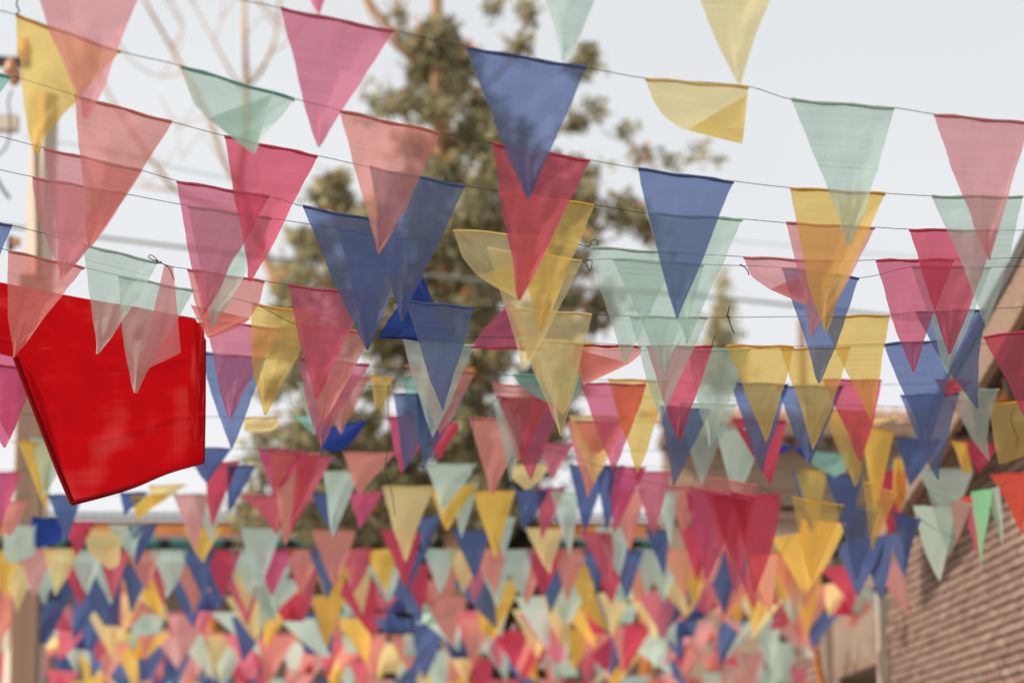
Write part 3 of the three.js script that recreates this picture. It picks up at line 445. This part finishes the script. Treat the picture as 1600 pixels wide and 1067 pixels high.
function clothGeo(F, dl, dr, nu, nv, o) { // F: one entry of a row
  const [, xl, yl, xr, yr, tx, ty, s = {}] = F, A = at(xl, yl, dl), B = at(xr, yr, dr), dm = (dl + dr) / 2, wide = A.distanceTo(B);
  const depthAt = (x) => dl + (dr - dl) * (x - xl) / (xr - xl || 1);
  const ph = rr(0, 6.28), am = rr(0.008, 0.02) * (rnd() < 0.5 ? -1 : 1), fl = rr(0.004, 0.011);
  const away = CAMZ, sd = rr(0, 90), crease = rr(0.2, 0.75), cr2 = rnd() < 0.4 ? rr(0.25, 0.75) : 9;
  const crumple = (u, v) => 0.006 * noise.noise(u * 4.5, v * 5, sd) + 0.0022 * noise.noise(u * 11, v * 13, sd + 7) - 0.0035 * Math.exp(-(((v - crease) / 0.03) ** 2)) + 0.003 * Math.exp(-(((u - cr2) / 0.03) ** 2));
  let list = [];
  if (s.b) {
    const low = along([A, ...s.b.map(([x, y]) => at(x, y, depthAt(x) - 0.012)), B].slice(s.g ? 1 : 0, s.g ? -1 : undefined), !s.g), hem = along([A, B]);
    list.push(surface(nu + 10, nv, (u, v) => { const p = hem(u).lerp(low(u), v); const e = Math.sin(Math.PI * u) * Math.sin(Math.PI * v); return p.addScaledVector(away, am * 1.3 * e + fl * Math.sin(9 * u + 5 * v + ph) * v * (1 - v) * 2); }));
    if (s.c) {
      const c0 = at(...s.c[0], depthAt(s.c[0][0]) - 0.012), c1 = at(...s.c[1], depthAt(s.c[1][0]) - 0.012), T = at(...s.f, depthAt(s.f[0]) - 0.045);
      list.push(surface(nu, nv, (u, v) => { const p = c0.clone().lerp(c1, u).lerp(T, v); return p.addScaledVector(away, -0.012 * Math.sin(Math.PI * Math.sqrt(v)) - 0.006 * Math.sin(Math.PI * u)); }));
    }
  } else {
    const T = at(tx, ty, dm + rr(-0.05, 0.05)), k = s.k ?? rr(-0.05, 0.05), blunt = s.up ? 0 : rr(0.012, 0.035), bow = s.bow ?? rr(0.02, 0.12), side = B.clone().sub(A);
    list.push(surface(nu, nv, (u, v) => {
      const hemP = A.clone().lerp(B, u), mid = A.clone().lerp(B, 0.5), w = (1 - v) * (1 + bow * v) + blunt * v;
      const p = mid.clone().lerp(T, v).addScaledVector(hemP.clone().sub(mid), w).addScaledVector(side, k * Math.sin(Math.PI * v) * 0.5);
      if (v < 0.02) p.copy(hemP);
      const curl = Math.max(0, v - 0.75) * 4;
      return p.addScaledVector(away, am * Math.sin(Math.PI * u) * Math.sin(Math.PI * Math.min(1, v * 1.15)) + fl * Math.sin(u * 7 + v * 6 + ph) * v * (1 - 0.5 * v) + 0.02 * curl * curl * Math.sign(am) + crumple(u, v)).addScaledVector(side, 0.012 * Math.sin(v * 9 + ph) * v + 0.014 * noise.noise(v * 7, u > 0.5 ? 3.3 : 9.1, sd) * (Math.abs(u - 0.5) * 2));
    }));
  }
  const g = list.length > 1 ? merged(list) : list[0];
  return g.translate(-o.x, -o.y, -o.z);
}
rows.sort((a, b) => a.d[0] + a.d[1] - b.d[0] - b.d[1]);
const strings = [], labels = [];
let handMade = 0;
rows.forEach((R, ri) => {
  const dAt = (x) => R.d[0] + (R.d[1] - R.d[0]) * x / PW, far = ri > 9;
  let flags = R.f.slice().sort((a, b) => a[1] + a[3] - b[1] - b[3]);
  let line;
  if (ri >= 9 && !R.right) { // one smooth string: least-squares parabola through the hems, and the hems set on it
    const P = [...R.e]; flags.forEach((f) => { if (!f[7]?.off) P.push([f[1], f[2]], [f[3], f[4]]); });
    const S = [0, 0, 0, 0, 0], Tt = [0, 0, 0]; for (const [x, y] of P) { const q = x / 1000; for (let i = 0; i < 5; i++) S[i] += q ** i; for (let i = 0; i < 3; i++) Tt[i] += y * q ** i; }
    const m = new THREE.Matrix3().set(S[0], S[1], S[2], S[1], S[2], S[3], S[2], S[3], S[4]).invert(), co = V(...Tt).applyMatrix3(m);
    line = (x) => co.x + co.y * x / 1000 + co.z * x * x / 1e6;
    flags = flags.map((f) => { const g = f.slice(), a = (line(f[1]) - f[2]), b = (line(f[3]) - f[4]); const lim = ri < 12 ? 0.35 : 0.6; g[2] += a * lim; g[4] += b * lim; return g; });
  }
  const P = [R.e[0]]; flags.forEach((f) => { if (!f[7]?.off) { P.push([f[1], f[2]], [f[3], f[4]]); } }); P.push(R.e[1]); P.sort((a, b) => a[0] - b[0]);
  const keep = P.filter((p, i) => i === 0 || p[0] - P[i - 1][0] > 9);
  const where = 'on the ' + ORD[ri] + ' string from the camera';
  const pts3 = line ? Array.from({ length: 24 }, (_, i) => { const x = R.e[0][0] + (R.e[1][0] - R.e[0][0]) * i / 23; return at(x, line(x), dAt(x)); }) : keep.map(([x, y]) => at(x, y, dAt(x)));
  const o = pts3[0], s = thing('bunting_string', 'thin dark cord carrying pennants, ' + ORD[ri] + ' from the camera', 'string', o, 'bunting strings across the alley');
  part('cord', tube(pts3.map((p) => p.clone().sub(o)), far ? 0.0011 : 0.0009, far ? 90 : 160, 5), stringMat, s);
  R.string = s; R.dAt = dAt; strings.push(s);
  flags.forEach((F, i) => {
    const [c, xl, yl, xr, yr, , , sh = {}] = F, dl = dAt(xl), dr = dAt(xr), L = at(xl, yl, dl), Rr = at(xr, yr, dr), base = L.clone().lerp(Rr, 0.5);
    const say = (k) => ({ blush: 'pale pink', ochre: 'olive yellow' })[k] ?? k;
    const lf = flags[i - 1]?.[0], rt = flags[i + 1]?.[0];
    const state = sh.up ? ' blown up over its cord' : sh.c ? ' with tip folded up' : sh.b ? ' blown askew' : '';
    const place = lf && rt ? ' between ' + (lf === rt ? 'two ' + say(lf) + ' ones' : say(lf) + ' and ' + say(rt)) : lf ? ' rightmost after ' + say(lf) : ' leftmost before ' + say(rt);
    const long = say(c) + ' pennant' + state + place + ', ' + ORD[ri] + ' string from camera';
    const f = thing('pennant_flag', long, 'pennant', base, 'pennants strung across the alley');
    labels.push({ f, ri, i, n: flags.length, c: say(c), state });
    part('cloth', clothGeo(F, dl, dr, far ? 7 : 14, far ? 9 : 20, base), (ri > 11 ? cottons : cloths)[sh.m ?? c], f);
    if (!sh.g) part('hem', hemGeo(L, Rr, far ? 0.75 : 0.85, base), hems[c], f);
    handMade++;
  });
});
{ // labels that two pennants would share are told apart by counting along their string
  const by = {}; labels.forEach((l) => (by[l.f.userData.label] ??= []).push(l));
  for (const set of Object.values(by)) if (set.length > 1) set.forEach((l) => { l.f.userData.label = l.c + ' pennant' + l.state + ', ' + ORD[l.i] + ' from left on the ' + ORD[l.ri] + ' string from camera'; });
}
// knots and loose ends of cord
const cordEnd = (ri, name, list, r = 0.0011) => { const s = strings[ri], R = rows[ri]; part(name, merged(list.map((l) => tube(l.map(([x, y]) => at(x, y, R.dAt(x) - 0.006).sub(s.position)), r, 24, 5))), stringMat, s); };
cordEnd(2, 'loose_end', [[[24, 23], [29, 17], [25, 8], [26, 0], [22, -8]]], 0.0016);
cordEnd(6, 'bow_knot', [[[246, 408], [236, 405], [231, 401], [234, 398], [241, 402], [248, 409], [258, 414], [264, 420], [272, 438]], [[243, 406], [247, 411], [252, 408]]], 0.0013);
cordEnd(4, 'bow_knot', [[[922, 384], [925, 376], [932, 375], [934, 384]], [[922, 386], [919, 384]]], 0.0012);
cordEnd(5, 'bow_knot', [[[911, 407], [917, 414], [921, 424], [925, 414], [924, 406], [914, 409]]], 0.0012);
cordEnd(5, 'knot', [[[1156, 414], [1162, 416], [1168, 422], [1171, 430]], [[1158, 413], [1161, 416]]], 0.0015);
cordEnd(6, 'knot', [[[1136, 494], [1138, 488], [1140, 478]], [[1138, 493], [1141, 505], [1145, 515], [1148, 521]], [[1136, 495], [1140, 494]]], 0.0016);
cordEnd(7, 'knot', [[[1113, 541], [1114, 534], [1118, 525]], [[1111, 541], [1115, 541]]], 0.0014);
cordEnd(9, 'loose_end', [[[1584, 640], [1581, 655], [1586, 672], [1591, 684], [1589, 700]]], 0.0012);
cordEnd(10, 'loose_end', [[[606, 600], [606, 700], [601, 735], [607, 752], [613, 775], [617, 806]]], 0.0016);
cordEnd(10, 'loose_end', [[[739, 605], [739, 680], [738, 730], [740, 744]]], 0.0012);

{ // the large red banner
  const R = rows[8], d = 6.66, P = (l) => l.map(([x, y, k = 0]) => at(x, y, d + k)), base = at(140, 460, d);
  const b = thing('red_banner', 'large plain red cloth banner with dark hems hanging at left', 'banner', base);
  const top = along(P([[-70, 426], [0, 441], [60, 453], [130, 466], [220, 481], [305, 498], [321, 531]]), 1), low = along(P([[-70, 535], [24, 560], [58, 650], [112, 789], [165, 775], [207, 762], [262, 738], [318, 722]]), 1);
  const banner = new THREE.MeshPhysicalMaterial({ name: 'red banner cloth', color: 0xffffff, map: tex(512, 512, (x, y) => { const n = tile(x, y, 512, 512, 5, 6.6) + 0.5 * tile(x, y, 512, 512, 14, 3.1), s = slubs[(y * 2) * TS + x * 2], f = Math.max(0, n - 0.02 + 0.12 * s) * 0.34, k = 1 + 0.22 * n + 0.07 * s; return [0.56 * k + 0.2 * f, 0.005 + f * 0.32, 0.008 + f * 0.3]; }), roughness: 0.92, bumpMap: bumps, bumpScale: 0.0006, transmission: 0.4, thickness: 0, specularIntensity: 0.05, side: THREE.DoubleSide });
  const hemRed = new THREE.MeshPhysicalMaterial({ name: 'red banner hem', color: new THREE.Color().setRGB(0.17, 0.001, 0.003), roughness: 0.9, transmission: 0.12, thickness: 0, specularIntensity: 0.2, side: THREE.DoubleSide });
  const back = CAMZ;
  const wr = (u, v) => 0.010 * Math.sin(u * 4 + 1) * v + 0.004 * noise.noise(u * 3, v * 3, 1.7) + 0.0016 * noise.noise(u * 9, v * 8, 4.7) - 0.004 * Math.exp(-(((v - 0.36 + u * 0.1) / 0.02) ** 2)) - 0.003 * Math.exp(-(((v - 0.82 + u * 0.2) / 0.02) ** 2));
  const sheet = surface(46, 46, (u, v) => top(u).lerp(low(u), v).addScaledVector(back, wr(u, v))).translate(-base.x, -base.y, -base.z), sp = sheet.attributes.position;
  for (let i = 0; i < sp.count; i++) sheet.attributes.uv.setXY(i, sp.getX(i) * 1.1 + 0.3, sp.getY(i) * 1.1 + 0.2);
  part('cloth', sheet, banner, b);
  const strip = (pts, w, n = 30) => { const c = along(P(pts)); return surface(n, 4, (u, v) => { const p = c(u), t = c(Math.min(1, u + 0.01)).sub(c(Math.max(0, u - 0.01))).normalize(), q = t.clone().cross(back).normalize(); return p.addScaledVector(q, (v - 0.5) * w).addScaledVector(back, -0.004 - 0.0045 * Math.sin(Math.PI * v)); }).translate(-base.x, -base.y, -base.z); };
  part('hem', strip([[23, 558], [58, 650], [90, 733], [113, 787]], 0.015), hemRed, b);
  part('hem', strip([[111, 786], [165, 772], [207, 759], [262, 736], [318, 720]], 0.015), hemRed, b);
  part('hem', strip([[318, 722], [319.5, 640], [320, 531]], 0.006), hemRed, b);
  part('side_band', strip([[306, 504], [306, 600], [305, 722]], 0.046), banner, b);
}

// ---------------------------------------------------------------- the farther strings: pennants by real size
{
  const names = ['mint', 'blue', 'gold', 'mint', 'rose', 'blue', 'salmon', 'blue', 'mint', 'lemon', 'crimson', 'blush', 'salmon', 'lemon', 'mint', 'blue', 'pink', 'gold', 'mint', 'salmon'];
  const budget = 300 - handMade, stuff = []; let made = 0, row = rows.length;
  for (let d = 14.7; d < 20.5; d += 0.42, row++) {
    const x0 = (-160 - 800) / FOCAL * d, x1 = (1225 - 730) / FOCAL * d, n = Math.round((x1 - x0) / 0.25), py = 896 + (d - 14.7) * 32;
    const sag = rr(0.05, 0.16), y0 = rr(-0.05, 0.05), tilt = rr(-0.02, 0.02);
    const Pt = (x) => { const q = (x - x0) / (x1 - x0), p = at(800, py, d); return V(x + p.x, p.y + y0 + tilt * (q - 0.5) * 4 + sag * (4 * (q - 0.5) ** 2 - 0.5), p.z + 0.3 * Math.sin(q * 3 + d)); };
    const cord = [0, 0.1, 0.2, 0.35, 0.5, 0.65, 0.8, 0.9, 1].map((q) => Pt(x0 - 1 + (x1 - x0 + 1.6) * q)), o = cord[0];
    const s = thing('bunting_string', 'thin blurred cord of small pennants, ' + ORD[row] + ' from the camera', 'string', o, 'bunting strings across the alley');
    part('cord', tube(cord.map((p) => p.clone().sub(o)), 0.0012, 60, 5), stringMat, s);
    let last = '', x = x0 + rr(0, 0.2); const count = {};
    for (let i = 0; i < n; i++) {
      let c = pick(names); if (c === last) c = pick(names); last = c;
      const w = rr(0.2, 0.29), h = rr(0.26, 0.36), A = Pt(x), B = Pt(x + w), mid = A.clone().lerp(B, 0.5); x += w + rr(0.0, 0.05) - (rnd() < 0.25 ? 0.14 : rnd() < 0.25 ? -0.12 : 0);
      const lean = gauss() * 0.17, blow = gauss() * 0.2, kind = rnd(), T = mid.clone().add(V(lean, -h * (1 - Math.abs(blow) * 0.9), blow)), k = rr(-0.12, 0.12), am = rr(-0.03, 0.03), lift = kind < 0.26 ? rr(0.35, 0.65) : 0, ph = rr(0, 6), blunt = kind > 0.8 ? rr(0.1, 0.4) : 0.03;
      const g = surface(4, 7, (u, v) => {
        const vv = lift && v > lift ? 2 * lift - v : v, hp = A.clone().lerp(B, u), ww = (1 - v) * (1 + 0.1 * v) + blunt * v;
        return mid.clone().lerp(T, vv).addScaledVector(hp.sub(mid), ww).add(V(k * Math.sin(Math.PI * v) * 0.5 * w, 0, am * Math.sin(Math.PI * u) * Math.sin(Math.PI * v) + (lift && v > lift ? (v - lift) * 0.12 : 0) + 0.012 * Math.sin(u * 6 + v * 5 + ph) * v));
      });
      const seen = (() => { const q = mid.clone().sub(camera.position), dd = q.dot(CAMZ), px = PW / 2 + q.dot(CAMX) / dd * FOCAL, ppy = PH / 2 - q.dot(CAMY) / dd * FOCAL; return px > 62 && px < 1600 && ppy < 1050; })();
      if (seen && made < budget) {
        count[c] = (count[c] ?? 0) + 1; made++;
        const f = thing('pennant_flag', 'small blurred ' + (c === 'blush' ? 'pale pink' : c) + ' pennant, ' + ORD[count[c] - 1] + ' of that colour from left, ' + ORD[row] + ' string from camera', 'pennant', mid, 'pennants strung across the alley');
        part('cloth', g.translate(-mid.x, -mid.y, -mid.z), cottons[c], f);
      } else {
        const cc = COTTON[c], a = new Float32Array(g.attributes.position.count * 3); for (let q = 0; q < a.length; q += 3) { a[q] = cc[0]; a[q + 1] = cc[1]; a[q + 2] = cc[2]; }
        g.setAttribute('color', new THREE.BufferAttribute(a, 3)); stuff.push(g);
      }
    }
  }
  const m = new THREE.MeshPhysicalMaterial({ name: 'muslin of many colours', color: 0xffffff, vertexColors: true, roughness: 0.78, transmission: 0.62, thickness: 0, specularIntensity: 0.12, side: THREE.DoubleSide });
  tag(mesh('distant_bunting', mergeGeometries(stuff), m), 'mass of tiny blurred multicoloured pennants low at the far end', 'bunting', null, 'stuff');
  console.log('pennants by hand', handMade, 'far', made, 'stuff', stuff.length, 'rows', row);
}
scene.traverse((o) => { if (o.isMesh) o.castShadow = o.receiveShadow = true; });
renderer.render(scene, camera);
